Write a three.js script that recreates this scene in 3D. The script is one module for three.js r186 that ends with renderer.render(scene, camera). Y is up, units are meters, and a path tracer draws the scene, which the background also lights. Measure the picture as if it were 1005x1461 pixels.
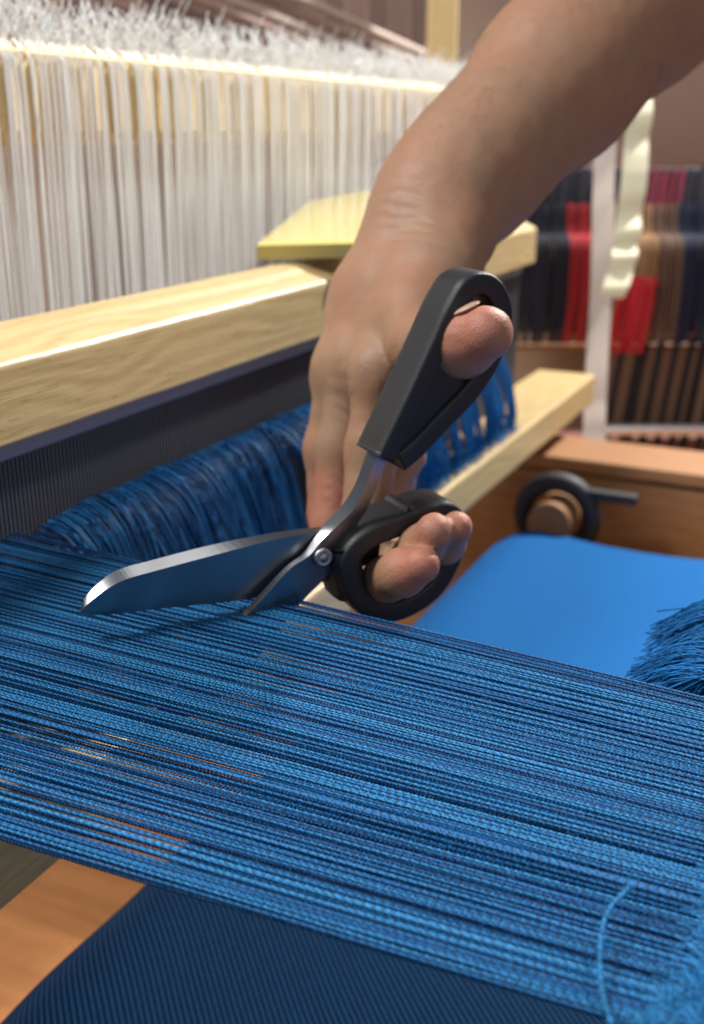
import * as THREE from 'three';
import { mergeGeometries } from 'three/addons/utils/BufferGeometryUtils.js';
import { RoundedBoxGeometry } from 'three/addons/geometries/RoundedBoxGeometry.js';
import { RectAreaLightUniformsLib } from 'three/addons/lights/RectAreaLightUniformsLib.js';

// ---------------------------------------------------------------- camera, light, exposure
// World: x runs with the warp (reed at x = -0.323, woven edge near x = -0.016), -z runs along the reed, the warp lies in y = 0.
const V = (x, y, z) => new THREE.Vector3(x, y, z);
const scene = new THREE.Scene();
const EYE = V(0, 0.165, 0), PITCH = THREE.MathUtils.degToRad(19.2), YAW = THREE.MathUtils.degToRad(25.7);
const FWD = V(-Math.sin(YAW) * Math.cos(PITCH), -Math.sin(PITCH), -Math.cos(YAW) * Math.cos(PITCH));
const RIGHT = V(Math.cos(YAW), 0, -Math.sin(YAW)), UP = new THREE.Vector3().crossVectors(RIGHT, FWD);
const camera = new THREE.PerspectiveCamera(2 * THREE.MathUtils.radToDeg(Math.atan(730.5 / 1550)), 704 / 1024, 0.01, 30);
camera.position.copy(EYE);
camera.lookAt(EYE.clone().add(FWD));
camera.focus = 0.325;
camera.userData.fStop = 11.5;
scene.add(camera);

const renderer = new THREE.WebGLRenderer({ antialias: true });
renderer.toneMapping = THREE.LinearToneMapping;
renderer.toneMappingExposure = 1.0;
renderer.shadowMap.enabled = true;
RectAreaLightUniformsLib.init();
scene.background = new THREE.Color().setRGB(0.10, 0.11, 0.14);
function areaLight(name, pos, target, w, h, L, rgb) {
  const l = new THREE.RectAreaLight(new THREE.Color().setRGB(...rgb), L, w, h);
  l.name = name; l.position.copy(pos); l.lookAt(target); scene.add(l);
}
areaLight('left_window_light', V(-1.2, 1.65, 0.25), V(-0.15, 0, -0.4), 0.55, 0.55, 54, [1, 0.985, 0.95]);
areaLight('back_window_light', V(0.25, 1.35, -2.1), V(-0.19, 0, -0.32), 0.11, 0.11, 2400, [1, 0.97, 0.92]);
areaLight('overhead_fill_light', V(0.55, 1.7, -0.15), V(-0.25, 0, -0.4), 0.5, 0.5, 4, [1, 0.97, 0.93]);  // unseen overhead fill, added to brighten the lower rail
areaLight('front_fill_light', V(1.3, 0.65, 0.9), V(-0.25, 0, -0.3), 0.7, 0.7, 4, [1, 0.95, 0.88]);  // added fill with no known source, lifts the lower rail's front face

// ---------------------------------------------------------------- helpers
let seed = 7;
const rnd = () => { seed = (seed * 1664525 + 1013904223) >>> 0; return seed / 4294967296; };
const rr = (a, b) => a + (b - a) * rnd();
const lerp = (a, b, t) => a + (b - a) * t, clamp = (x, a, b) => Math.min(b, Math.max(a, x));
const sstep = (a, b, x) => { const t = clamp((x - a) / (b - a), 0, 1); return t * t * (3 - 2 * t); };
// the point that lies d metres in front of the eye on the ray through (x, y) of the 1005 x 1461 photograph
const at = (x, y, d) => EYE.clone().addScaledVector(FWD, d).addScaledVector(RIGHT, d * (x - 502.5) / 1550).addScaledVector(UP, d * (730.5 - y) / 1550);
const counts = {};
function numbered(n) { const k = (counts[n] = (counts[n] ?? -1) + 1); return k ? n + '_' + String(k).padStart(3, '0') : n; }
function tag(o, label, category, group) { o.userData.label = label; o.userData.category = category; if (group) o.userData.group = group; return o; }
function thing(name, label, category, group, pos = V(0, 0, 0)) {
  const g = new THREE.Group(); g.name = numbered(name); g.position.copy(pos); scene.add(g); return tag(g, label, category, group);
}
function mesh(name, geo, mat, parent = scene) {
  const m = new THREE.Mesh(geo, mat); m.castShadow = m.receiveShadow = true;
  m.name = parent === scene ? numbered(name) : name; parent.add(m); return m;
}
function hash(x, y, z = 0) { let h = Math.imul(x | 0, 374761393) + Math.imul(y | 0, 668265263) + Math.imul(z | 0, 1274126177); h = Math.imul(h ^ (h >>> 13), 1274126177); return ((h ^ (h >>> 16)) >>> 0) / 4294967296; }
function vnoise(x, y, per = 1 << 20, perY = per) {
  const ix = Math.floor(x), iy = Math.floor(y), fx = x - ix, fy = y - iy, u = fx * fx * (3 - 2 * fx), v = fy * fy * (3 - 2 * fy), w = (k) => ((k % per) + per) % per, wy = (k) => ((k % perY) + perY) % perY;
  return lerp(lerp(hash(w(ix), wy(iy)), hash(w(ix + 1), wy(iy)), u), lerp(hash(w(ix), wy(iy + 1)), hash(w(ix + 1), wy(iy + 1)), u), v);
}
function vnoise3(x, y, z) {
  const ix = Math.floor(x), iy = Math.floor(y), iz = Math.floor(z), s = (t) => t * t * (3 - 2 * t), u = s(x - ix), v = s(y - iy), w = s(z - iz);
  const f = (k) => lerp(lerp(hash(ix, iy, iz + k), hash(ix + 1, iy, iz + k), u), lerp(hash(ix, iy + 1, iz + k), hash(ix + 1, iy + 1, iz + k), u), v);
  return lerp(f(0), f(1), w);
}
function texture(n, m, f, srgb, repU = 1, repV = 1) {   // f(u, v) -> grey or [r, g, b] in 0..1
  const d = new Uint8Array(n * m * 4);
  for (let j = 0; j < m; j++) for (let i = 0; i < n; i++) {
    const c = f(i / n, j / m), o = (j * n + i) * 4;
    for (let k = 0; k < 3; k++) d[o + k] = clamp(Math.round(255 * (Array.isArray(c) ? c[k] : c)), 0, 255);
    d[o + 3] = 255;
  }
  const t = new THREE.DataTexture(d, n, m); t.wrapS = t.wrapT = THREE.RepeatWrapping; t.magFilter = t.minFilter = THREE.LinearFilter;
  if (srgb) t.colorSpace = THREE.SRGBColorSpace;
  t.repeat.set(repU, repV); t.needsUpdate = true; return t;
}
const mat = (rgb, roughness, more = {}) => new THREE.MeshStandardMaterial({ color: new THREE.Color().setRGB(...rgb), roughness, ...more });
// boxes with uv in metres, u along the longest side
function boxUV(g) {
  g = g.index ? g.toNonIndexed() : g; g.computeVertexNormals();
  const p = g.attributes.position, n = g.attributes.normal, uv = new Float32Array(p.count * 2);
  g.computeBoundingBox(); const s = g.boundingBox.getSize(V(0, 0, 0)).toArray(), L = s.indexOf(Math.max(...s)), o = [0, 1, 2].filter((k) => k !== L);
  for (let i = 0; i < p.count; i++) {
    const q = [p.getX(i), p.getY(i), p.getZ(i)], m = [n.getX(i), n.getY(i), n.getZ(i)].map(Math.abs);
    const c = m[o[0]] > m[o[1]] ? o[1] : o[0];
    if (m[L] > 0.8) { uv[2 * i] = q[o[0]]; uv[2 * i + 1] = q[o[1]]; } else { uv[2 * i] = q[L]; uv[2 * i + 1] = q[c] + 0.37 * (c === o[0] ? 1 : 0); }
  }
  g.setAttribute('uv', new THREE.BufferAttribute(uv, 2)); return g;
}
function roundBox(x0, x1, y0, y1, z0, z1, r = 0.002) {
  const g = new RoundedBoxGeometry(x1 - x0, y1 - y0, z1 - z0, 3, r); g.translate((x0 + x1) / 2, (y0 + y1) / 2, (z0 + z1) / 2); return boxUV(g);
}
// a tube whose section is a superellipse in the frame (side, normal); half sizes are functions of t
function sweep(pts, nrm, ha, hb, { closed = false, seg = 48, sides = 16, power = 2.6, cap = true } = {}) {
  const c = new THREE.CatmullRomCurve3(pts, closed, 'centripetal'), P = [], U = [], I = [];
  for (let i = 0; i <= seg; i++) {
    const t = i / seg, p = c.getPoint(t), T = c.getTangent(t), s = new THREE.Vector3().crossVectors(T, nrm).normalize(), n = new THREE.Vector3().crossVectors(s, T).normalize();
    for (let k = 0; k <= sides; k++) {
      const a = (k / sides) * 2 * Math.PI, ca = Math.cos(a), sa = Math.sin(a), e = 2 / power;
      const x = Math.sign(ca) * Math.abs(ca) ** e * ha(t), y = Math.sign(sa) * Math.abs(sa) ** e * hb(t);
      const q = p.clone().addScaledVector(s, x).addScaledVector(n, y); P.push(q.x, q.y, q.z); U.push(t, k / sides);
    }
  }
  const W = sides + 1;
  for (let i = 0; i < seg; i++) for (let k = 0; k < sides; k++) { const a = i * W + k, b = a + W; I.push(a, a + 1, b, b, a + 1, b + 1); }
  if (cap && !closed) for (const i of [0, seg]) {
    const m = c.getPoint(i / seg), o = P.length / 3; P.push(m.x, m.y, m.z); U.push(0, 0);
    for (let k = 0; k < sides; k++) i ? I.push(o, i * W + k + 1, i * W + k) : I.push(o, k, k + 1);
  }
  const g = new THREE.BufferGeometry(); g.setAttribute('position', new THREE.Float32BufferAttribute(P, 3)); g.setAttribute('uv', new THREE.Float32BufferAttribute(U, 2)); g.setIndex(I); g.computeVertexNormals(); return g;
}
function strand(pts, r, seg = 10, sides = 5) { return new THREE.TubeGeometry(new THREE.CatmullRomCurve3(pts), seg, r, sides, false); }
function flatFaces(list) {   // list of polygons (arrays of Vector3) -> flat shaded geometry
  const P = [];
  for (const f of list) for (let i = 1; i + 1 < f.length; i++) for (const q of [f[0], f[i], f[i + 1]]) P.push(q.x, q.y, q.z);
  const g = new THREE.BufferGeometry(); g.setAttribute('position', new THREE.Float32BufferAttribute(P, 3)); g.setAttribute('uv', new THREE.Float32BufferAttribute(new Float32Array(P.length / 3 * 2), 2)); g.computeVertexNormals(); return g;
}

// ---------------------------------------------------------------- materials
function woodMaps(dark, light, sx, sy) {
  const f = (u, v) => {
    const w = vnoise(u * 6, v * 8, 6, 8) * 0.9, ring = 0.5 + 0.5 * Math.sin((v * 9 + w * 1.6) * 2 * Math.PI), fine = vnoise(u * 24, v * 256, 24, 256), fl = vnoise(u * 40, v * 90, 40, 90) > 0.83 ? 0.5 : 0;
    return clamp(0.25 + 0.4 * ring * 0.6 + 0.35 * fine - fl * 0.35, 0, 1);
  };
  const map = texture(512, 512, (u, v) => { const t = f(u, v); return [0, 1, 2].map((k) => lerp(dark[k], light[k], t)); }, true, sx, sy);
  const bump = texture(512, 512, f, false, sx, sy);
  return { map, bumpMap: bump, bumpScale: 0.00025 };
}
const beech = new THREE.MeshPhysicalMaterial({ ...woodMaps([0.63, 0.52, 0.34], [0.85, 0.76, 0.56], 3, 12), roughness: 0.42, clearcoat: 0.2, clearcoatRoughness: 0.3 });
const paleWood = new THREE.MeshStandardMaterial({ ...woodMaps([0.80, 0.68, 0.46], [0.90, 0.80, 0.60], 3, 12), roughness: 0.5 });
const barWood = new THREE.MeshStandardMaterial({ ...woodMaps([0.90, 0.78, 0.55], [0.95, 0.86, 0.66], 3, 12), roughness: 0.5 });
const brownWood = new THREE.MeshStandardMaterial({ ...woodMaps([0.50, 0.34, 0.20], [0.66, 0.47, 0.30], 3, 8), roughness: 0.55 });
const floorWood = new THREE.MeshStandardMaterial({ ...woodMaps([0.56, 0.36, 0.21], [0.76, 0.52, 0.31], 1, 3), roughness: 0.5 });
const yarnTex = texture(256, 64, (u, v) => { const n = (v < 0.25 || v > 0.75 ? 0.98 : 0.66) * (0.78 + 0.3 * vnoise(u * 64, v * 16, 64)); return [n, n, n]; }, true, 1, 1);
const yarnBlues = [[0.018, 0.24, 0.60], [0.012, 0.17, 0.48], [0.035, 0.31, 0.70], [0.008, 0.105, 0.33]].map((c) => new THREE.MeshPhysicalMaterial({ color: new THREE.Color().setRGB(...c), map: yarnTex, roughness: 0.55, specularIntensity: 0.45, sheen: 0.25, sheenRoughness: 0.4, sheenColor: new THREE.Color().setRGB(0.1, 0.35, 0.6) }));
const heddleCord = mat([0.86, 0.86, 0.84], 0.6);
const tailCord = new THREE.MeshStandardMaterial({ color: new THREE.Color().setRGB(0.80, 0.82, 0.82), roughness: 0.5 });
const steel = new THREE.MeshStandardMaterial({ color: new THREE.Color().setRGB(0.36, 0.37, 0.39), metalness: 1, roughness: 0.3, bumpMap: texture(256, 256, (u, v) => vnoise(u * 200, v * 6, 256), false, 8, 8), bumpScale: 0.00004 });
const darkSteel = mat([0.30, 0.32, 0.36], 0.45, { metalness: 0.8 });
const blackPlastic = new THREE.MeshStandardMaterial({ color: new THREE.Color().setRGB(0.011, 0.013, 0.018), roughness: 0.44, bumpMap: texture(128, 128, (u, v) => hash(u * 128, v * 128), false, 6, 6), bumpScale: 0.00006 });
const blackRubber = mat([0.02, 0.02, 0.024], 0.6);

// ---------------------------------------------------------------- setting
{
  const f = mesh('floor', new THREE.PlaneGeometry(7, 7).rotateX(-Math.PI / 2).translate(-0.5, -0.62, -1), floorWood); f.userData.kind = 'structure';
  f.geometry.attributes.uv.array.forEach((x, i, a) => { a[i] = x * 7; });
  const w = mesh('wall', new THREE.BoxGeometry(6, 3.4, 0.1).translate(0, 1.0, 0), mat([0.50, 0.38, 0.30], 0.85)); w.userData.kind = 'structure';
  w.position.copy(at(700, 400, 3.2)).setY(0); w.rotation.y = YAW;
}

// ---------------------------------------------------------------- beater: wooden rails and steel reed
{
  const b = thing('beater', 'pale beech beater with a fine steel reed hanging between two wooden rails', 'loom beater');
  const zA = 0.05, zB = -1.055;
  const sh = new THREE.Shape(); // section of the upper rail in (x, y): lip behind, groove, rounded nose
  const x0 = -0.342, x1 = -0.309, y0 = 0.0455, y1 = 0.0885;
  sh.moveTo(x0 + 0.003, y0); sh.lineTo(x1 - 0.002, y0); sh.quadraticCurveTo(x1, y0, x1, y0 + 0.002); sh.lineTo(x1, y1 - 0.0125);
  sh.bezierCurveTo(x1, y1 - 0.0105, x1 - 0.001, y1 - 0.0092, x1 - 0.004, y1 - 0.0080); sh.lineTo(x1 - 0.013, y1 - 0.004); sh.bezierCurveTo(x1 - 0.017, y1 - 0.0015, x1 - 0.02, y1, x1 - 0.024, y1); sh.lineTo(x0 + 0.003, y1);
  sh.quadraticCurveTo(x0, y1, x0, y1 - 0.003); sh.lineTo(x0, y0 + 0.003); sh.quadraticCurveTo(x0, y0, x0 + 0.003, y0);
  const g = new THREE.ExtrudeGeometry(sh, { depth: zA - zB, bevelEnabled: false, curveSegments: 10 }); g.translate(0, 0, zB);
  mesh('upper_rail', boxUVsmooth(g), beech, b);
  mesh('lower_rail', roundBox(-0.338, -0.272, -0.1195, -0.0875, -1.19, zA, 0.003), beech, b);
  const reed = mesh('reed_frame', roundBox(-0.3275, -0.3185, 0.036, 0.0455, zB + 0.01, zA, 0.001), darkSteel, b);
  const wire = new THREE.BoxGeometry(0.0055, 0.124, 0.0007).translate(-0.323, -0.026, 0), wm = mat([0.16, 0.165, 0.18], 0.4, { metalness: 0.6 });
  for (let i = 0; i < 300; i++) { const w = mesh('reed_wire', wire, wm, reed); w.position.z = -0.29 - i * 0.0025; }
  const rest = []; for (let z = -0.29 - 300 * 0.0025; z > zB + 0.012; z -= 0.0025) rest.push(wire.clone().translate(0, 0, z)); for (let z = -0.29 + 0.0025; z < zA; z += 0.0025) rest.push(wire.clone().translate(0, 0, z));
  const r = mesh('reed_wires', mergeGeometries(rest), wm, reed); r.userData.kind = 'stuff';
}
function boxUVsmooth(g) { const n = g.attributes.normal.clone(); const h = boxUV(g); if (h.attributes.position.count === n.count) h.setAttribute('normal', n); return h; }

// ---------------------------------------------------------------- heddle shafts
{
  const tails = [], cords = [];
  for (let k = 0; k < 8; k++) {   // cord pair that loops over the bar, hanging straight down
    const parts = [];
    for (const s of [-1, 1]) {
      const dz = s * rr(0.0007, 0.0010), lean = rr(-0.004, 0.004);
      parts.push(strand([V(-0.014, 0.2, dz), V(-0.012, 0.2095, dz), V(-0.004, 0.2125, dz), V(0.0035, 0.2095, dz), V(0.0048, 0.200, dz), V(0.0045, 0.10, dz + lean * 0.3), V(0.002, -0.14, dz + lean)], 0.00056, 22, 6));
    }
    cords.push(mergeGeometries(parts));
    const t = [];
    for (let j = 0; j < 6; j++) {
      const a = rr(0, 6.28), o = rr(0.003, 0.016), h = rr(0.008, 0.034), p = V(-0.004, 0.2115, 0);
      t.push(strand([p, V(p.x + Math.cos(a) * o * 0.35, p.y + h * 0.5, Math.sin(a) * o * 0.5), V(p.x + Math.cos(a) * o, p.y + h * rr(0.75, 1.05), Math.sin(a) * o * 1.3)], rr(0.00024, 0.00042), 6, 5));
    }
    tails.push(mergeGeometries(t));
  }
  const labels = ['white string heddles on a cream bar, frizzy ends on top, nearest the beater', 'pale string heddles on the bar just behind the front row', 'pale string heddles on the rearmost bar of the three'];
  for (let s = 0; s < 3; s++) {
    const t = thing('heddle_shaft', labels[s], 'heddle shaft', null, V(-0.428 - s * 0.034, s ? -0.004 * s : 0, 0));
    mesh('shaft_bar', roundBox(-0.009, 0.002, 0.1655, 0.2075, -1.35, -0.2, 0.0015), barWood, t);
    const all = []; let z = -0.33;
    for (let i = 0; z > -1.33; i++) {
      const k = Math.floor(rnd() * 8); z -= (s ? 2.2 : 1) * (i % 5 === 3 ? rr(0.006, 0.009) : rr(0.0027, 0.0052));
      if (s === 0) {
        const h = mesh('heddle', cords[k], heddleCord, t); h.position.z = z; h.rotation.x = rr(-0.012, 0.012);
        const tl = mesh('heddle_tail', tails[(k + i) % 8], tailCord, h); tl.rotation.y = rr(-0.6, 0.6) ; tl.scale.y = 1;
      } else { const g = cords[k].clone(); g.translate(0, 0, z); all.push(g); const q = tails[k].clone(); q.translate(0, 0, z); all.push(q); }
    }
    if (s) { const h = mesh('heddles', mergeGeometries(all), heddleCord, t); h.userData.kind = 'stuff'; }
  }
}

// ---------------------------------------------------------------- the stretched warp, thread by thread
function plyThread(len, pitch, ra, rb, wob) {   // two-ply yarn along +x: a lobed section that turns
  const step = pitch / 4, n = Math.round(len / step), sides = 8, P = [], U = [], I = [], ph = rnd() * 6.28;
  for (let i = 0; i <= n; i++) {
    const x = i * step, a0 = (x / pitch) * 2 * Math.PI + ph, sw = 1 + 0.16 * (vnoise(x * 220, wob) - 0.5), oy = wob * 0 + 0.00022 * (vnoise(x * 40, ph * 9) - 0.5), oz = 0.0005 * (vnoise(x * 30, ph * 5 + 40) - 0.5);
    for (let k = 0; k < sides; k++) {
      const a = (k / sides) * 2 * Math.PI, w = k % 4 === 0 ? 1 : k % 4 === 2 ? 0.8 : 0.86, y = Math.cos(a) * ra * sw * w, z = Math.sin(a) * rb * sw * w * (k % 4 === 2 ? 1 : 1.2), c = Math.cos(a0), s = Math.sin(a0);
      P.push(x, y * c - z * s + oy, y * s + z * c + oz); U.push(x * 30, k / sides);
    }
  }
  for (let i = 0; i < n; i++) for (let k = 0; k < sides; k++) { const a = i * sides + k, b = i * sides + (k + 1) % sides; I.push(a, b, a + sides, b, b + sides, a + sides); }
  const g = new THREE.BufferGeometry(); g.setAttribute('position', new THREE.Float32BufferAttribute(P, 3)); g.setAttribute('uv', new THREE.Float32BufferAttribute(U, 2)); g.setIndex(I); g.computeVertexNormals(); return g;
}
{
  const t = thing('warp', 'sheet of taut blue warp threads stretched across under the open scissors', 'warp threads');
  const len = 0.40, geos = []; for (let k = 0; k < 7; k++) geos.push(plyThread(len, rr(0.0021, 0.0026), 0.00051, 0.00027, k));
  const N = 298;
  for (let i = 0; i < N; i++) {
    const u = (i + rr(-0.35, 0.35)) / (N - 1);
    let zl = lerp(-0.337, -0.160, u), zr = lerp(-0.3145, -0.1765, u), y = [0.0003, -0.0022, -0.0007, 0.0001, -0.0030, -0.0013][i % 6] + rr(-0.0006, 0.0006);
    if (u > 0.99) { zl += 0.0015; }
    if (u > 0.45 && u < 0.97 && hash(Math.floor(i / 3), 17) < 0.13) y -= 0.0035;
    const yl = y * 1.6 + 0.004 * sstep(0.15, 0, u);
    const A = V(-0.40, yl, zl), B = V(0.0, y * 0.6, zr), m = mesh('warp_thread', geos[i % 7], yarnBlues[[0, 1, 0, 2, 0, 1, 3][Math.floor(rnd() * 7)]], t);
    m.position.copy(A); m.quaternion.setFromUnitVectors(V(1, 0, 0), B.clone().sub(A).normalize()); m.rotateX(rr(0, 6.28));
  }
  // short loose fibres that stand off the yarn
  const one = new THREE.CylinderGeometry(0.00003, 0.00004, 1, 3, 1, true), n = 5200, im = new THREE.InstancedMesh(one, yarnBlues[2], n), q = new THREE.Quaternion(), M = new THREE.Matrix4();
  for (let i = 0; i < n; i++) {
    const u = rnd() ** 1.1, x = -rr(0, 0.32), f = -x / 0.4, z = lerp(lerp(-0.3145, -0.1765, u), lerp(-0.337, -0.160, u), f), d = V(rr(-1, 1), rr(0.05, 0.5), rr(-0.8, 0.8)).normalize();
    q.setFromUnitVectors(V(0, 1, 0), d); M.compose(V(x, 0.0008, z), q, V(1, rr(0.001, 0.003), 1)); im.setMatrixAt(i, M);
  }
  im.name = 'yarn_fuzz'; im.userData.kind = 'stuff'; t.add(im);
}

// ---------------------------------------------------------------- warp already cut: slack bundles that hang out of the reed
{
  const t = thing('cut_warp', 'slack bundles of cut blue yarn drooping from the dark reed over the lower rail', 'cut yarn');
  for (let z = -0.362; z > -0.93; z -= rr(0.020, 0.029)) {
    const parts = [[], []], lift = rr(0.000, 0.006), drift = rr(-0.006, 0.022), fall = rr(0.0, 0.012);
    for (let s = 0; s < 64; s++) {
      const a = rr(-0.020, 0.020), e = rr(-0.003, 0.003), k = rr(0, 1), end = -0.287 + rr(-0.012, 0.006), l = lift * (1 - 0.5 * Math.abs(a) / 0.018), zz = z + a, cz = z + a * 0.75 + drift;
      const w = rr(-0.006, 0.006), cz2 = zz * 0.45 + (z + drift) * 0.55 + w * 0.5;
      const pts = [V(-0.42, -0.012, zz), V(-0.335, -0.003, zz), V(-0.321, l * 0.5 + e, zz), V(-0.309 + fall * 0.6 + e, l + e - 0.008, lerp(zz, cz2, 0.3)), V(-0.296 + fall + e, -0.030 - k * 0.006, lerp(zz, cz2, 0.7)), V(-0.286 + fall * 0.7 + e, -0.058, cz2 + e), V(-0.281 + e, -0.080, cz2 + w), V(end + 0.008, -0.0865 + rr(0, 0.002), cz2 + w * 1.6 + 0.004)];
      parts[s % 2].push(strand(pts, rr(0.00026, 0.0004), 20, 4));
    }
    const m = mesh('yarn_bundle', mergeGeometries(parts[0]), yarnBlues[rnd() < 0.5 ? 1 : 0], t); mesh('yarn_strands', mergeGeometries(parts[1]), yarnBlues[z < -0.62 ? 1 : 3], m);
  }
}

// ---------------------------------------------------------------- woven cloth edge on the right, loose ends and the rolled cloth
{
  const tw = texture(256, 256, (u, v) => { const s = 0.5 + 0.5 * Math.sin(2 * Math.PI * (u * 8 + v * 8)), w = 0.5 + 0.5 * Math.sin(2 * Math.PI * v * 64); return 0.55 * s + 0.45 * s * w; }, false);
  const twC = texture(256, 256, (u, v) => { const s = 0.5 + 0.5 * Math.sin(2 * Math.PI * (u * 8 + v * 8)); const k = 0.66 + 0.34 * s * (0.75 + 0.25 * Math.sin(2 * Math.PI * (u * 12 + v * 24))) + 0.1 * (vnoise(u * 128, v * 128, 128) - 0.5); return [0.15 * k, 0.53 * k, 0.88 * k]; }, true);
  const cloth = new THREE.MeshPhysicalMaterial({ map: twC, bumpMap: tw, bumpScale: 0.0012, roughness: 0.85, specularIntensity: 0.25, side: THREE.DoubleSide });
  // roll: cloth comes in from the right, dips a little, wraps the roller
  const t = thing('cloth_beam', 'finished blue twill cloth winding round a wooden roller with a black ring', 'cloth roll');
  const cx = -0.2535, cy = -0.261, R = 0.07, prof = [];
  for (const [x, y] of [[0.22, -0.165], [0.1, -0.178], [0, -0.187], [-0.09, -0.1935], [-0.15, -0.1968], [-0.20, -0.1958], [-0.228, -0.1935]]) prof.push([x, y]);
  for (let a = 92; a <= 330; a += 11) prof.push([cx + R * Math.cos(a * Math.PI / 180), cy + R * Math.sin(a * Math.PI / 180)]);
  const cv = new THREE.CatmullRomCurve3(prof.map(([x, y]) => V(x, y, 0))), nu = 110, nv = 60;
  const wrap = (off, za, zb, wave) => {
  const P = [], U = [], I = []; let d = 0, last = null;
  for (let i = 0; i <= nu; i++) {
    const p = cv.getPointAt(i / nu); if (last) d += p.distanceTo(last); last = p;
    for (let j = 0; j <= nv; j++) {
      const z = lerp(za, zb, j / nv), wv = 0.0026 * (vnoise(z * 9 + 50, d * 14 + 9) - 0.5) * sstep(0.52, 0.3, i / nu);
      const tn = cv.getTangentAt(i / nu); P.push(p.x + off * tn.y, p.y - off * tn.x + wv + wave * (vnoise(z * 13 + 7, d * 18) - 0.3) , z); U.push(d / 0.03, z / 0.03);
      if (i < nu && j < nv) { const a = i * (nv + 1) + j, b = a + nv + 1; I.push(a, b, a + 1, b, b + 1, a + 1); }
    }
  }
  const g = new THREE.BufferGeometry(); g.setAttribute('position', new THREE.Float32BufferAttribute(P, 3)); g.setAttribute('uv', new THREE.Float32BufferAttribute(U, 2)); g.setIndex(I); g.computeVertexNormals(); return g;
  };
  mesh('cloth', wrap(0, -0.2, -0.95, 0), cloth, t);
  const shadeNavyC = texture(256, 256, (u, v) => { const s = 0.5 + 0.5 * Math.sin(2 * Math.PI * (u * 8 + v * 8)), k = (0.66 + 0.34 * s) * (0.8 + 0.45 * (vnoise(u * 128, v * 128, 128) - 0.5)); return [0.04 * k, 0.27 * k, 0.47 * k]; }, true);
  const navy = new THREE.MeshPhysicalMaterial({ map: shadeNavyC, bumpMap: tw, bumpScale: 0.0010, roughness: 0.85, specularIntensity: 0.25, side: THREE.DoubleSide });
  const nt = thing('shade_twill_layer', 'ribbed twill layer over the near roll cloth, darkened to navy for the shade under the warp', 'fabric');  // darker copy of the roll cloth; shade below the warp put into its colour
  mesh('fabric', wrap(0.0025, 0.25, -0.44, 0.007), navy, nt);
  mesh('roller', new THREE.CylinderGeometry(0.021, 0.021, 0.075, 28).rotateX(Math.PI / 2).translate(-0.2525, -0.1855, -0.992), brownWood, t);
  const ringC = V(-0.2525, -0.1855, -0.985), ring = mesh('ratchet_ring', new THREE.TorusGeometry(0.034, 0.0095, 14, 44).scale(1, 1, 1.1).translate(ringC.x, ringC.y, ringC.z), blackRubber, t);
  mesh('pawl_lever', roundBox(ringC.x + 0.02, ringC.x + 0.075, ringC.y + 0.022, ringC.y + 0.031, ringC.z - 0.006, ringC.z + 0.006, 0.002), blackRubber, ring);

  const w = thing('woven_cloth', 'fuzzy blue edge of the woven cloth at the right end of the warp', 'cloth');
  const ws = new THREE.PlaneGeometry(0.12, 0.15, 30, 40).rotateX(-Math.PI / 2).translate(0.045, 0.0008, -0.245);
  ws.attributes.uv.array.forEach((x, i, a) => { a[i] = x * (i % 2 ? 5 : 4); });
  mesh('fabric', ws, cloth, w);
  const loops = []; // fluffy weft and thread ends along the woven edge
  for (let i = 0; i < 5200; i++) {
    const z = rr(-0.318, -0.165), x = -0.0105 + rr(-0.004, 0.012) - 0.006 * sstep(-0.2, -0.17, z), a = rr(0, 6.28), l = rr(0.0015, 0.006), h = rr(0.0004, 0.003);
    loops.push(strand([V(x, 0.0005, z), V(x + Math.cos(a) * l * 0.4 - 0.001, h, z + Math.sin(a) * l * 0.5), V(x + Math.cos(a) * l - 0.0015, h * rr(0.3, 1.1), z + Math.sin(a) * l)], rr(0.00006, 0.00016), 4, 4));
  }
  const fz = mesh('edge_fuzz', mergeGeometries(loops), yarnBlues[2], w); fz.userData.kind = 'stuff';
  const fr = [];
  for (let i = 0; i < 900; i++) {
    const z = rnd() < 0.5 ? rr(-0.348, -0.322) : rr(-0.395, -0.368), c = Math.floor(z * 40) / 40, e = rr(-1, 1), l = rr(0.018, 0.046), dz = (hash(c * 40, 3) - 0.5) * 0.03;
    fr.push(strand([V(0.03, 0.0, z), V(-0.016, 0.001, z), V(-0.016 - l * 0.3, 0.003 + rr(-0.003, 0.003), z + dz * 0.3 + e * 0.003), V(-0.016 - l * 0.65, -0.004 + rr(-0.004, 0.004), z + dz * 0.7 + e * 0.006), V(-0.016 - l, -0.012 - rr(0, 0.008), z + dz + e * 0.010)], rr(0.00016, 0.0003), 14, 4));
  }
  mesh('cut_fringe', mergeGeometries(fr), yarnBlues[1], w).userData.label = 'dark fringe of cut ends hanging off the cloth edge';
  // one loose end on the warp
  const pts = [at(872, 1462, 0.2130), at(858, 1405, 0.2195), at(857, 1345, 0.2275), at(868, 1300, 0.2340), at(897, 1268, 0.2400)];
  tag(mesh('loose_yarn', (() => {
    const c = new THREE.CatmullRomCurve3(pts), n = 110, ply = [], all = [];
    for (const o of [0, Math.PI]) { const q = []; for (let i = 0; i <= n; i++) { const t = i / n, T = c.getTangent(t), a = o + t * 2 * Math.PI * 22, f = t > 0.9 ? 1 + (t - 0.9) * 12 : 1, s = new THREE.Vector3().crossVectors(T, UP).normalize(), u = new THREE.Vector3().crossVectors(s, T); q.push(c.getPoint(t).addScaledVector(s, Math.cos(a) * 0.00027 * f).addScaledVector(u, Math.sin(a) * 0.00027 * f)); } all.push(strand(q, 0.00031, 220, 6)); }
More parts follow.
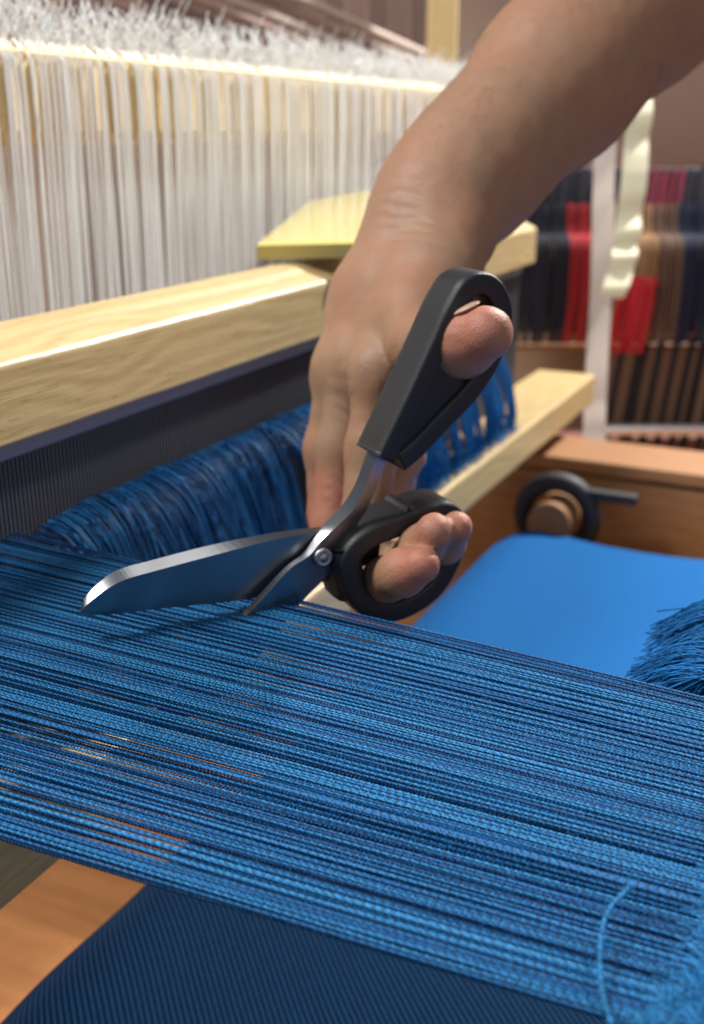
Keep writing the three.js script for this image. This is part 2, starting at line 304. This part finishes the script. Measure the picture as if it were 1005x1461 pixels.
    for (let i = 0; i < 140; i++) { const t = i < 30 ? 1 : rnd(), p = c.getPoint(t), d = V(rr(-1, 1), rr(-1, 1), rr(-1, 1)).normalize().addScaledVector(c.getTangent(t), i < 30 ? 1.6 : 0.4), l = rr(0.0008, 0.0022); all.push(strand([p, p.clone().addScaledVector(d, l * 0.5), p.clone().addScaledVector(d, l).add(V(0, -0.0002, 0))], 0.00004, 3, 3)); }
    return mergeGeometries(all);
  })(), yarnBlues[2]), 'single loose blue yarn end curling upward on top of the stretched warp threads', 'yarn');
}

// ---------------------------------------------------------------- scissors
{
  const P0 = at(462, 795, 0.405), n = RIGHT.clone().multiplyScalar(0.45).addScaledVector(UP, -0.30).addScaledVector(FWD, -0.84).normalize();
  const t = thing('scissors', 'open tailor scissors with steel blades and black plastic handles in the hand', 'scissors', null, P0);
  // point of the plane lying off metres in front of (+) or behind (-) the pivot plane, seen at (x, y)
  const sp = (x, y, off = 0) => { const r = at(x, y, 1).sub(EYE), k = (P0.clone().addScaledVector(n, off).sub(EYE)).dot(n) / r.dot(n); return EYE.clone().addScaledVector(r, k).sub(P0); };
  const th = 0.0034;
  function bladeStrip(rows, front, back) {   // rows of [spine, bevel, edge] pixels
    const cv = [0, 1, 2].map((k) => new THREE.CatmullRomCurve3(rows.map((w) => V(w[k][0], w[k][1], 0)), false, 'centripetal')), n = (rows.length - 1) * 8;
    const R = Array.from({ length: n + 1 }, (_, i) => cv.map((c) => c.getPoint(i / n)).map((p) => [p.x, p.y])).map(([s, b, e]) => ({ s: sp(...s, back + (front - back) * 0.15), b: sp(...b, front), e: sp(...e, front - (front - back) * 0.55), sb: sp(...s, back).lerp(sp(...b, back), 0.06) }));
    const F = [];
    for (let i = 0; i + 1 < R.length; i++) { const a = R[i], c = R[i + 1]; F.push([a.s, c.s, c.b, a.b], [a.b, c.b, c.e, a.e], [a.e, c.e, c.sb, a.sb], [a.sb, c.sb, c.s, a.s]); }
    const a = R[0], z = R[R.length - 1]; F.push([a.s, a.b, a.e, a.sb], [z.s, z.sb, z.e, z.b]);
    return flatFaces(F);
  }
  // blade seen from its flat inner side, resting just over the warp; its tang runs into the finger handle
  const rear = mesh('blade', bladeStrip([[[113, 874], [113, 876], [113, 879]], [[121, 853], [123, 864], [150, 877]], [[140, 833], [146, 845], [175, 875]], [[164, 815], [176, 828], [206, 871]], [[218, 799], [220, 815], [262, 865]], [[304, 777], [306, 792], [330, 858]], [[390, 760], [392, 770], [392, 848]], [[454, 752], [455, 759], [452, 832]], [[485, 750], [486, 757], [478, 826]], [[520, 752], [520, 759], [508, 812]], [[545, 755], [545, 760], [540, 800]]], -0.0004, -0.0042), steel, t);
  // blade in front: from the thumb handle across the pivot and down under the warp
  const frontB = mesh('blade', bladeStrip([[[545, 610], [558, 614], [580, 622]], [[528, 636], [542, 640], [556, 650]], [[507, 690], [521, 696], [540, 690]], [[489, 720], [504, 728], [524, 726]], [[465, 745], [482, 750], [511, 748]], [[450, 766], [462, 768], [504, 772]], [[432, 790], [440, 794], [480, 806]], [[410, 807], [417, 809], [456, 833]], [[370, 848], [376, 853], [428, 862]], [[320, 905], [325, 908], [370, 935]], [[255, 975], [259, 978], [300, 1005]], [[190, 1050], [192, 1052], [196, 1056]]], 0.0042, 0.0004), steel, t);
  frontB.userData.label = 'front steel blade going down below the warp threads';
  const sc = sp(461, 795, 0.0046), q = new THREE.Quaternion().setFromUnitVectors(V(0, 1, 0), n);
  const screw = mesh('pivot_screw', new THREE.LatheGeometry([[0, 0.0016], [0.0012, 0.0016], [0.0013, 0.0010], [0.0024, 0.0010], [0.0026, 0.0014], [0.0034, 0.0012], [0.0038, 0.0004], [0.0038, -0.001], [0, -0.001]].reverse().map(([x, y]) => new THREE.Vector2(x, y)), 28), steel, t);
  screw.position.copy(sc); screw.quaternion.copy(q);
  // thumb handle
  const nn = n.clone();
  const up = [[528, 650], [556, 592], [586, 530], [614, 470], [638, 424], [664, 402], [690, 412], [702, 446], [694, 490], [670, 532], [640, 572], [604, 606], [566, 640]].map(([x, y]) => sp(x, y, 0.002));
  const parts = [sweep([sp(535, 648, 0.002), sp(556, 604, 0.002), sp(584, 545, 0.002), sp(611, 486, 0.002), sp(634, 436, 0.002), sp(656, 404, 0.002), sp(682, 404, 0.002), sp(699, 432, 0.002), sp(698, 470, 0.002), sp(682, 512, 0.002), sp(656, 552, 0.002), sp(620, 590, 0.002), sp(580, 632, 0.002), sp(556, 652, 0.002)], nn, (s) => lerp(0.0042, 0.0042, s), () => 0.0092, { seg: 80, sides: 28, power: 7 })];
  const e1 = RIGHT.clone().addScaledVector(nn, -RIGHT.dot(nn)).normalize(), e2 = new THREE.Vector3().crossVectors(nn, e1);
  const plate = (px, half, off) => {   // a bevelled plate lying in the plane of the scissors
    const sh = new THREE.Shape(px.map(([x, y]) => { const q = sp(x, y, off); return new THREE.Vector2(q.dot(e1), q.dot(e2)); }));
    const g = new THREE.ExtrudeGeometry(sh, { depth: 2 * half - 0.002, bevelThickness: 0.001, bevelSize: 0.001, bevelOffset: -0.001, bevelSegments: 2 });
    g.translate(0, 0, off - half + 0.001).applyMatrix4(new THREE.Matrix4().makeBasis(e1, e2, nn)); return g.index ? g.toNonIndexed() : g;
  };
  const web = plate([[540, 646], [575, 575], [600, 524], [618, 512], [640, 530], [660, 546], [640, 574], [612, 594], [580, 630], [562, 652]], 0.0072, 0.002);
  web.deleteAttribute('normal'); web.computeVertexNormals();
  const bars = parts.map((g) => g.toNonIndexed());
  parts.length = 0; parts.push(...bars, web);
  mesh('thumb_handle', mergeGeometries(parts), blackPlastic, t);
  // finger handle: a longer ring
  const lo = [[494, 772], [518, 754], [546, 743], [576, 733], [602, 724], [622, 722], [634, 736], [634, 764], [624, 796], [604, 828], [578, 848], [548, 860], [520, 858], [496, 838], [484, 812], [484, 788]].map(([x, y]) => sp(x, y, -0.002));
  const fh = mesh('finger_handle', sweep(lo, nn, () => 0.0046, () => 0.0105, { closed: true, seg: 96, sides: 28, power: 6 }), blackPlastic, t);
  const pad = sweep([sp(484, 772, -0.002), sp(485, 800, -0.002), sp(494, 840, -0.002)], nn, () => 0.0065, () => 0.0095, { seg: 10, sides: 14, power: 4 });
  mesh('tang_cover', pad, blackPlastic, fh);
  const stop = sweep([sp(566, 718, -0.002), sp(580, 726, -0.002), sp(598, 735, -0.002)], nn, () => 0.0022, () => 0.0088, { seg: 8, sides: 12, power: 4 });
  mesh('handle_stop', stop, blackRubber, fh);
}

// ---------------------------------------------------------------- the weaver's forearm and hand, one continuous surface
{
  const J = (x, y, d, r) => { const e = d + 0.04 * sstep(0.405, 0.452, d); return { p: at(x, y, e), r: r * e / d }; };
  const bones = []; let finger = null; const chain = (k, ...js) => { for (let i = 0; i + 1 < js.length; i++) bones.push({ a: js[i].p, b: js[i + 1].p, ra: js[i].r, rb: js[i + 1].r, k, f: finger }); };
  // forearm (two bones side by side give it the flat oval of a wrist)
  chain(0.018, J(1010, -130, 0.545, 0.044), J(905, -10, 0.53, 0.043), J(790, 118, 0.51, 0.036), J(672, 246, 0.485, 0.028), J(620, 300, 0.475, 0.026));
  chain(0.018, J(715, 190, 0.49, 0.026), J(632, 280, 0.478, 0.0205), J(590, 360, 0.47, 0.018));
  // palm: four metacarpals and the thumb's ball
  chain(0.012, J(636, 300, 0.468, 0.021), J(580, 420, 0.453, 0.016), J(548, 530, 0.437, 0.0125));
  chain(0.012, J(620, 300, 0.474, 0.020), J(548, 420, 0.462, 0.0155), J(513, 520, 0.452, 0.0125));
  chain(0.012, J(612, 300, 0.480, 0.019), J(530, 420, 0.472, 0.0145), J(490, 525, 0.466, 0.012));
  chain(0.012, J(610, 310, 0.486, 0.018), J(524, 440, 0.484, 0.0135), J(484, 540, 0.482, 0.0115));
  chain(0.012, J(648, 340, 0.458, 0.016), J(622, 400, 0.446, 0.016), J(596, 450, 0.438, 0.0145));
  // tendons and veins that stand out a little
  chain(0.006, J(628, 296, 0.4495, 0.0025), J(600, 400, 0.4375, 0.0022), J(562, 500, 0.4265, 0.0020));
  chain(0.006, J(604, 300, 0.4550, 0.0022), J(560, 410, 0.4465, 0.0020), J(520, 505, 0.4405, 0.0020));
  chain(0.005, J(560, 300, 0.4640, 0.0018), J(528, 390, 0.4560, 0.0018), J(508, 470, 0.4520, 0.0016));
  chain(0.006, J(720, 130, 0.476, 0.0020), J(660, 220, 0.4605, 0.0020), J(640, 290, 0.4515, 0.0018));
  // fingers
  finger = J(545, 530, 0.437, 1).p;
  chain(0.006, J(545, 530, 0.437, 0.0115), J(532, 640, 0.438, 0.0105), J(520, 745, 0.437, 0.0098)); chain(0.004, J(520, 745, 0.437, 0.0098), J(535, 835, 0.424, 0.0085), J(552, 826, 0.412, 0.0085)); chain(0.004, J(552, 826, 0.412, 0.0085), J(574, 817, 0.400, 0.0086), J(602, 806, 0.392, 0.0068));
  finger = J(510, 520, 0.452, 1).p;
  chain(0.006, J(510, 520, 0.452, 0.0115), J(490, 640, 0.455, 0.0108), J(478, 750, 0.455, 0.010)); chain(0.004, J(478, 750, 0.455, 0.010), J(540, 806, 0.446, 0.009), J(580, 800, 0.432, 0.0085)); chain(0.004, J(580, 800, 0.426, 0.0085), J(600, 782, 0.408, 0.0080), J(620, 758, 0.397, 0.0068));
  finger = J(490, 525, 0.466, 1).p;
  chain(0.006, J(490, 525, 0.466, 0.011), J(470, 640, 0.472, 0.0105), J(472, 735, 0.474, 0.0098)); chain(0.004, J(472, 735, 0.474, 0.0098), J(560, 800, 0.460, 0.0088), J(606, 800, 0.436, 0.008)); chain(0.004, J(606, 800, 0.436, 0.008), J(634, 776, 0.415, 0.0074), J(652, 752, 0.402, 0.0060));
  finger = J(484, 540, 0.482, 1).p;
  chain(0.006, J(484, 540, 0.482, 0.010), J(520, 640, 0.486, 0.0095), J(560, 690, 0.476, 0.009)); chain(0.004, J(560, 690, 0.476, 0.009), J(580, 650, 0.462, 0.0078), J(572, 610, 0.452, 0.0072));
  // thumb
  finger = J(590, 450, 0.440, 1).p;
  chain(0.006, J(590, 450, 0.440, 0.0145), J(600, 490, 0.428, 0.0125), J(630, 492, 0.412, 0.0122)); chain(0.004, J(630, 492, 0.412, 0.0122), J(660, 489, 0.397, 0.0126), J(694, 476, 0.386, 0.0098));
  const lo = V(1, 1, 1).multiplyScalar(1e9), hi = lo.clone().negate();
  for (const b of bones) for (const [p, r] of [[b.a, b.ra], [b.b, b.rb]]) { const m = V(1, 1, 1).multiplyScalar(r + 0.012); lo.min(p.clone().sub(m)); hi.max(p.clone().add(m)); }
  const h = 0.0017, nx = Math.ceil((hi.x - lo.x) / h) + 1, ny = Math.ceil((hi.y - lo.y) / h) + 1, nz = Math.ceil((hi.z - lo.z) / h) + 1, F = new Float32Array(nx * ny * nz).fill(0.05);
  const at3 = (i, j, k) => (k * ny + j) * nx + i;
  const G = new Float32Array(F.length);   // one finger at a time, so that neighbours touch without melting together
  let open = null, gb = null;
  const close = () => {
    if (!open) return;
    for (let k = gb[4]; k <= gb[5]; k++) for (let j = gb[2]; j <= gb[3]; j++) for (let i = gb[0]; i <= gb[1]; i++) {
      const o = at3(i, j, k), e = G[o], f = F[o], m = Math.hypot(lo.x + i * h - open.x, lo.y + j * h - open.y, lo.z + k * h - open.z), kk = lerp(0.010, 0.0012, sstep(0.016, 0.034, m)), q = Math.max(kk - Math.abs(e - f), 0) / kk;
      F[o] = Math.min(e, f) - q * q * kk * 0.25;
    }
  };
  for (const b of bones) {
    if (b.f !== open) { close(); open = b.f; gb = [1e9, -1, 1e9, -1, 1e9, -1]; G.fill(0.05); }
    const A = open ? G : F, d = b.b.clone().sub(b.a), L2 = d.lengthSq(), R = Math.max(b.ra, b.rb) + 0.03, i0 = [], i1 = [];
    for (const [c, n] of [['x', nx], ['y', ny], ['z', nz]]) { i0.push(clamp(Math.floor((Math.min(b.a[c], b.b[c]) - R - lo[c]) / h), 0, n - 1)); i1.push(clamp(Math.ceil((Math.max(b.a[c], b.b[c]) + R - lo[c]) / h), 0, n - 1)); }
    if (open) for (let c = 0; c < 3; c++) { gb[2 * c] = Math.min(gb[2 * c], i0[c]); gb[2 * c + 1] = Math.max(gb[2 * c + 1], i1[c]); }
    for (let k = i0[2]; k <= i1[2]; k++) for (let j = i0[1]; j <= i1[1]; j++) for (let i = i0[0]; i <= i1[0]; i++) {
      const x = lo.x + i * h - b.a.x, y = lo.y + j * h - b.a.y, z = lo.z + k * h - b.a.z, t = clamp((x * d.x + y * d.y + z * d.z) / L2, 0, 1);
      const e = Math.hypot(x - d.x * t, y - d.y * t, z - d.z * t) - lerp(b.ra, b.rb, t), o = at3(i, j, k), f = A[o], q = Math.max(b.k - Math.abs(e - f), 0) / b.k;
      A[o] = Math.min(e, f) - q * q * b.k * 0.25;
    }
  }
  close();
  // surface nets
  const vid = new Int32Array(nx * ny * nz).fill(-1), P = [], I = [], C = [[0, 0, 0], [1, 0, 0], [0, 1, 0], [1, 1, 0], [0, 0, 1], [1, 0, 1], [0, 1, 1], [1, 1, 1]], E = [[0, 1], [2, 3], [4, 5], [6, 7], [0, 2], [1, 3], [4, 6], [5, 7], [0, 4], [1, 5], [2, 6], [3, 7]];
  for (let k = 0; k < nz - 1; k++) for (let j = 0; j < ny - 1; j++) for (let i = 0; i < nx - 1; i++) {
    const v = C.map(([a, b, c]) => F[at3(i + a, j + b, k + c)]); let s = 0; for (const x of v) if (x < 0) s++;
    if (!s || s === 8) continue;
    let px = 0, py = 0, pz = 0, m = 0;
    for (const [a, b] of E) if ((v[a] < 0) !== (v[b] < 0)) { const t = v[a] / (v[a] - v[b]); px += lerp(C[a][0], C[b][0], t); py += lerp(C[a][1], C[b][1], t); pz += lerp(C[a][2], C[b][2], t); m++; }
    vid[at3(i, j, k)] = P.length / 3; P.push(lo.x + (i + px / m) * h, lo.y + (j + py / m) * h, lo.z + (k + pz / m) * h);
  }
  const quad = (a, b, c, d, flip) => flip ? I.push(a, c, b, a, d, c) : I.push(a, b, c, a, c, d);
  for (let k = 1; k < nz - 1; k++) for (let j = 1; j < ny - 1; j++) for (let i = 1; i < nx - 1; i++) {
    const f0 = F[at3(i, j, k)] < 0;
    if (f0 !== F[at3(i + 1, j, k)] < 0) quad(vid[at3(i, j - 1, k - 1)], vid[at3(i, j, k - 1)], vid[at3(i, j, k)], vid[at3(i, j - 1, k)], !f0);
    if (f0 !== F[at3(i, j + 1, k)] < 0) quad(vid[at3(i - 1, j, k - 1)], vid[at3(i - 1, j, k)], vid[at3(i, j, k)], vid[at3(i, j, k - 1)], !f0);
    if (f0 !== F[at3(i, j, k + 1)] < 0) quad(vid[at3(i - 1, j - 1, k)], vid[at3(i, j - 1, k)], vid[at3(i, j, k)], vid[at3(i - 1, j, k)], !f0);
  }
  const g = new THREE.BufferGeometry(), col = [], uv = [];
  const red = [[at(690, 470, 0.386), 0.026], [at(600, 805, 0.392), 0.016], [at(622, 758, 0.397), 0.013], [at(654, 752, 0.402), 0.012], [at(478, 735, 0.495), 0.034]];
  const ax = at(900, 0, 0.53).sub(at(560, 500, 0.45)).normalize(), ay = new THREE.Vector3().crossVectors(ax, FWD).normalize();
  for (let i = 0; i < P.length; i += 3) {
    const p = V(P[i], P[i + 1], P[i + 2]); let r = 0; for (const [c, R] of red) r = Math.max(r, sstep(R, R * 0.2, p.distanceTo(c)));
    const m = vnoise3(p.x * 60, p.y * 60, p.z * 60) - 0.5, f = vnoise3(p.x * 260, p.y * 260, p.z * 260) - 0.5;
    col.push(lerp(0.33, 0.40, r) * (1 + 0.18 * m + 0.10 * f), lerp(0.182, 0.155, r) * (1 - 0.06 * m + 0.10 * f), lerp(0.112, 0.105, r) * (1 - 0.12 * m + 0.10 * f)); uv.push(p.dot(ax) / 0.02, p.dot(ay) / 0.02);
  }
  g.setAttribute('position', new THREE.Float32BufferAttribute(P, 3)); g.setAttribute('color', new THREE.Float32BufferAttribute(col, 3)); g.setAttribute('uv', new THREE.Float32BufferAttribute(uv, 2)); g.setIndex(I); g.computeVertexNormals();
  const pores = texture(256, 256, (u, v) => 0.5 * vnoise(u * 48, v * 64, 1 << 10 ) + 0.3 * vnoise(u * 20, v * 90, 1 << 10) + 0.2 * hash(u * 256, v * 256), false);
  const skin = new THREE.MeshPhysicalMaterial({ vertexColors: true, roughness: 0.5, bumpMap: pores, bumpScale: 0.0002, specularIntensity: 0.7 });
  const person = mesh('person', g, skin);
  {
    const q = g.attributes.position, n = g.attributes.normal, folds = [[at(588, 300, 0.482), 0.030, 0.0055, 0.0005], [at(505, 560, 0.475), 0.020, 0.0048, 0.0005], [at(480, 700, 0.478), 0.016, 0.0042, 0.00045], [at(652, 488, 0.386), 0.009, 0.0045, 0.0004]];
    for (let i = 0; i < q.count; i++) {
      const p = V(q.getX(i), q.getY(i), q.getZ(i)); let d = 0.0005 * (vnoise3(p.x * 140, p.y * 140, p.z * 140) - 0.5);
      for (const [c, R, w, a] of folds) { const k = p.distanceTo(c); if (k < R) d -= a * (1 - sstep(0.3 * R, R, k)) * Math.pow(0.5 + 0.5 * Math.sin(p.dot(ax) * 2 * Math.PI / w + 3 * vnoise3(p.x * 90, p.y * 90, p.z * 90)), 3); }
      q.setXYZ(i, p.x + n.getX(i) * d, p.y + n.getY(i) * d, p.z + n.getZ(i) * d);
    }
    g.computeVertexNormals();
  }
  const hairs = [], np = g.attributes.position, nn = g.attributes.normal, o = at(600, 330, 0.51);
  for (let i = 0; i < 900; i++) {
    const k = Math.floor(rnd() * np.count), p = V(np.getX(k), np.getY(k), np.getZ(k)), m = V(nn.getX(k), nn.getY(k), nn.getZ(k)); if (p.clone().sub(o).dot(ax) < 0.01) continue;
    const t = ax.clone().multiplyScalar(-1).addScaledVector(m, 0.25).addScaledVector(V(rr(-1, 1), rr(-1, 1), rr(-1, 1)), 0.35), l = rr(0.004, 0.009);
    hairs.push(strand([p, p.clone().addScaledVector(t, l * 0.5).addScaledVector(m, 0.0006), p.clone().addScaledVector(t, l).addScaledVector(m, 0.0002)], 0.00005, 3, 3));
  }
  const hair = mesh('arm_hair', mergeGeometries(hairs), mat([0.08, 0.05, 0.035], 0.5), person); hair.userData.kind = 'stuff';
  const nail = mesh('nail', new THREE.SphereGeometry(1, 24, 16).scale(0.0085, 0.0014, 0.0060), new THREE.MeshPhysicalMaterial({ color: new THREE.Color().setRGB(0.50, 0.32, 0.24), roughness: 0.4 }), person);
  { const along = at(693, 474, 0.386).sub(at(640, 490, 0.404)).normalize(), out = UP.clone().multiplyScalar(0.85).addScaledVector(RIGHT, -0.25).addScaledVector(FWD, -0.45); out.addScaledVector(along, -out.dot(along)).normalize();
    nail.position.copy(at(676, 480, 0.392)).addScaledVector(out, 0.0106); nail.quaternion.setFromRotationMatrix(new THREE.Matrix4().makeBasis(along, out, new THREE.Vector3().crossVectors(along, out))); } tag(person, 'bare forearm and hand reaching down from above, holding open scissors', 'person');
}

// ---------------------------------------------------------------- yellow shuttle behind the beater
{
  const t = thing('shuttle', 'yellow varnished wooden piece with a pointed end behind the upper rail', 'shuttle');
  const top = [V(-0.350, 0.1, -0.592), V(-0.41, 0.1144, -0.7734), V(-0.41, 0.1184, -0.8904), V(-0.296, 0.1, -0.636)], dn = V(0, -0.0085, 0), lo = top.map((p) => p.clone().add(dn)), inn = top.map((p, i) => p.clone().lerp(top[(i + 2) % 4], 0.02).add(V(0, 0.0012, 0)));
  const F = [inn.slice().reverse(), lo]; for (let i = 0; i < 4; i++) { const j = (i + 1) % 4; F.push([top[i], lo[i], lo[j], top[j]].reverse(), [inn[i], top[i], top[j], inn[j]].reverse()); }
  const g = flatFaces(F);
  mesh('shuttle_body', g, new THREE.MeshPhysicalMaterial({ color: new THREE.Color().setRGB(0.72, 0.62, 0.20), roughness: 0.25, clearcoat: 1, clearcoatRoughness: 0.1 }), t);
}

// ---------------------------------------------------------------- loom side behind the cloth, second loom and straps
{
  const s = thing('loom_side', 'brown wooden side frame of the loom beyond the end of the cloth roll', 'loom frame');
  mesh('side_board', roundBox(-0.62, 0.35, -0.55, -0.155, -1.075, -1.03, 0.004), brownWood, s);
  mesh('top_ledge', roundBox(-0.33, 0.35, -0.153, -0.139, -1.11, -1.025, 0.003), brownWood, s);

  // frame of axes that faces the camera, 1.45 m away: the second loom stands parallel to the picture
  const L = thing('background_loom', 'loom in the background with dark, red and navy yarn hanging over its beam', 'loom', null, at(870, 480, 1.45)); L.rotation.y = YAW;
  const u = 1.45 / 1550, X = (x) => (x - 870) * u, Yp = (y) => (480 - y) * u;
  const bar = mesh('beam', new THREE.CylinderGeometry(0.014, 0.014, 0.62, 20).rotateZ(Math.PI / 2).translate(0.1, Yp(358), 0), mat([0.42, 0.24, 0.10], 0.5), L);
  const groups = [[700, 802, [0.012, 0.014, 0.03]], [803, 848, [0.42, 0.02, 0.03]], [850, 872, [0.36, 0.20, 0.07]], [884, 926, [0.30, 0.17, 0.08]], [928, 958, [0.16, 0.10, 0.07]], [960, 1000, [0.010, 0.016, 0.05]], [1000, 1080, [0.01, 0.08, 0.12]]];
  for (const [a, b, c] of groups) {
    const m = mat(c, 0.8), parts = []; for (let x = a; x < b; x += rr(3.0, 5.2)) { const j = rr(-1, 1); parts.push(strand([V(X(x + j * 3), Yp(300), -0.03), V(X(x + j), Yp(345), -0.013), V(X(x), Yp(338), 0), V(X(x + j), Yp(350), 0.0165), V(X(x + j * 2), Yp(420), 0.02), V(X(x + j * 4 - 4), Yp(486), 0.022)], 0.0019, 16, 5)); }
    mesh('yarn_group', mergeGeometries(parts), m, L);
  }
  const upper = [[690, 870, [0.015, 0.014, 0.025]], [886, 962, [0.22, 0.025, 0.05]], [962, 1080, [0.03, 0.025, 0.04]]];
  for (const [a, b, c] of upper) { const parts = []; for (let x = a; x < b; x += rr(3, 6.5)) { const j = rr(-1, 1); parts.push(strand([V(X(x + j * 3 + 14), Yp(248 + rr(0, 14)), -0.06), V(X(x + j * 2), Yp(345), -0.035), V(X(x), Yp(480), -0.03)], 0.0025, 8, 5)); } mesh('hanging_yarn', mergeGeometries(parts), mat(c, 0.85), L); }
  const reds = []; for (let x = 866; x < 918; x += rr(4, 7)) reds.push(strand([V(X(x + 6), Yp(392), 0.03), V(X(x), Yp(450), 0.032), V(X(x - 6 + rr(-2, 2)), Yp(498), 0.03)], 0.002, 8, 5));
  mesh('red_yarn', mergeGeometries(reds), mat([0.55, 0.015, 0.03], 0.8), L);
  for (let x = 876; x < 1060; x += rr(13, 24)) { const parts = []; for (let k = 0; k < 5; k++) { const j = rr(-4, 4); parts.push(strand([V(X(x + 10 + j), Yp(478), 0.018), V(X(x + j), Yp(560), 0.02), V(X(x - 8 + j), Yp(645), 0.02)], 0.0026, 8, 5)); } mesh('dark_cord', mergeGeometries(parts), mat([0.012, 0.014, 0.02], 0.8), L); }
  mesh('knot_rod', new THREE.CylinderGeometry(0.005, 0.005, 0.6, 12).rotateZ(Math.PI / 2).translate(0.12, Yp(494), 0.0), brownWood, L);
  const rod = mesh('metal_rod', new THREE.CylinderGeometry(0.0075, 0.0075, 0.5, 20).rotateZ(Math.PI / 2).translate(0.225, Yp(603), 0.05), mat([0.85, 0.84, 0.82], 0.28, { metalness: 0.7 }), L);
  mesh('back_board', roundBox(-0.5, 0.5, Yp(720), Yp(640), -0.09, -0.04, 0.004), mat([0.20, 0.08, 0.06], 0.7), L);
  mesh('rear_panel', roundBox(-0.24, 0.6, Yp(660), Yp(480), -0.16, -0.13, 0.004), mat([0.36, 0.25, 0.16], 0.7), L);
  mesh('dark_panel', roundBox(-0.24, 0.6, Yp(478), Yp(255), -0.16, -0.13, 0.004), mat([0.03, 0.03, 0.045], 0.8), L);

  const ribbon = (pts, w, wave, m, name, label) => {
    const c = new THREE.CatmullRomCurve3(pts), P = [], U = [], I = [], n = 90;
    for (let i = 0; i <= n; i++) { const p = c.getPoint(i / n), k = wave * (Math.sin(i * 0.36 + 1.5 * Math.sin(i * 0.11)) * (0.5 + vnoise(i * 0.13, 3)) ), q = RIGHT.clone().multiplyScalar(Math.cos(k * 40)).addScaledVector(FWD, Math.sin(k * 40)); for (const e of [-1, 1]) { const z = p.clone().addScaledVector(q, e * w / 2).addScaledVector(FWD, k); P.push(z.x, z.y, z.z); U.push(e, i / 10); } if (i < n) I.push(2 * i, 2 * i + 1, 2 * i + 2, 2 * i + 1, 2 * i + 3, 2 * i + 2); }
    const g = new THREE.BufferGeometry(); g.setAttribute('position', new THREE.Float32BufferAttribute(P, 3)); g.setAttribute('uv', new THREE.Float32BufferAttribute(U, 2)); g.setIndex(I); g.computeVertexNormals();
    const o = tag(mesh(name, g, m), label, 'strap'); return o;
  };
  ribbon([at(868, 120, 1.3), at(862, 260, 1.29), at(858, 420, 1.28), at(850, 560, 1.26), at(850, 640, 1.24), at(862, 676, 1.22)], 0.026, 0.0006, mat([0.52, 0.45, 0.40], 0.8, { side: THREE.DoubleSide }), 'strap', 'flat off-white cloth strap hanging down to the loom side');
  ribbon([at(915, 120, 1.29), at(908, 220, 1.28), at(898, 310, 1.28), at(888, 380, 1.27), at(872, 425, 1.265)], 0.030, 0.0032, mat([0.60, 0.56, 0.40], 0.7, { side: THREE.DoubleSide }), 'crinkled_strap', 'crinkled cream strap hanging beside the flat off-white strap');
}

// ---------------------------------------------------------------- blurred woodwork behind the heddles
{
  const t = thing('slat_rack', 'rack of dark brown slats slanting down behind the heddles', 'rack');
  const dark = mat([0.16, 0.10, 0.085], 0.6), mid = mat([0.34, 0.24, 0.20], 0.6), pale = mat([0.55, 0.46, 0.40], 0.6);
  const slat = (x0, y0, x1, y1, d, r, m) => { const a = at(x0, y0, d), b = at(x1, y1, d + 0.25); mesh('slat', sweep([a, a.clone().lerp(b, 0.5), b], V(0, 1, 0), () => r, () => r * 0.8, { seg: 4, sides: 12, power: 5 }), m, t); };
  slat(300, -60, 640, 92, 1.35, 0.006, pale); slat(240, -60, 640, 110, 1.34, 0.006, mid); slat(190, -60, 640, 128, 1.33, 0.006, pale); slat(140, -60, 640, 146, 1.32, 0.006, mid); slat(90, -60, 600, 160, 1.31, 0.006, dark); slat(40, -50, 560, 170, 1.3, 0.006, mid);
  const p = thing('wooden_post', 'pale wooden post standing upright behind the far end of the heddles', 'post');
  const q = at(630, 60, 1.5); mesh('post', roundBox(-0.02, 0.02, -0.9, 0.5, -0.02, 0.02, 0.003), paleWood, p); p.position.copy(q); p.rotation.y = YAW;
  const w = thing('plank_cabinet', 'dark brown upright planks behind the slanting slats', 'cabinet', null, at(540, 40, 1.7)); w.rotation.y = YAW;
  for (let i = -14; i < 4; i++) mesh('plank', roundBox(i * 0.034 - 0.0155, i * 0.034 + 0.0155, -0.9, 0.5, -0.012 + rr(-0.003, 0.003), 0.012, 0.002), [dark, mat([0.22, 0.14, 0.12], 0.6)][i & 1], w);
}

renderer.render(scene, camera);
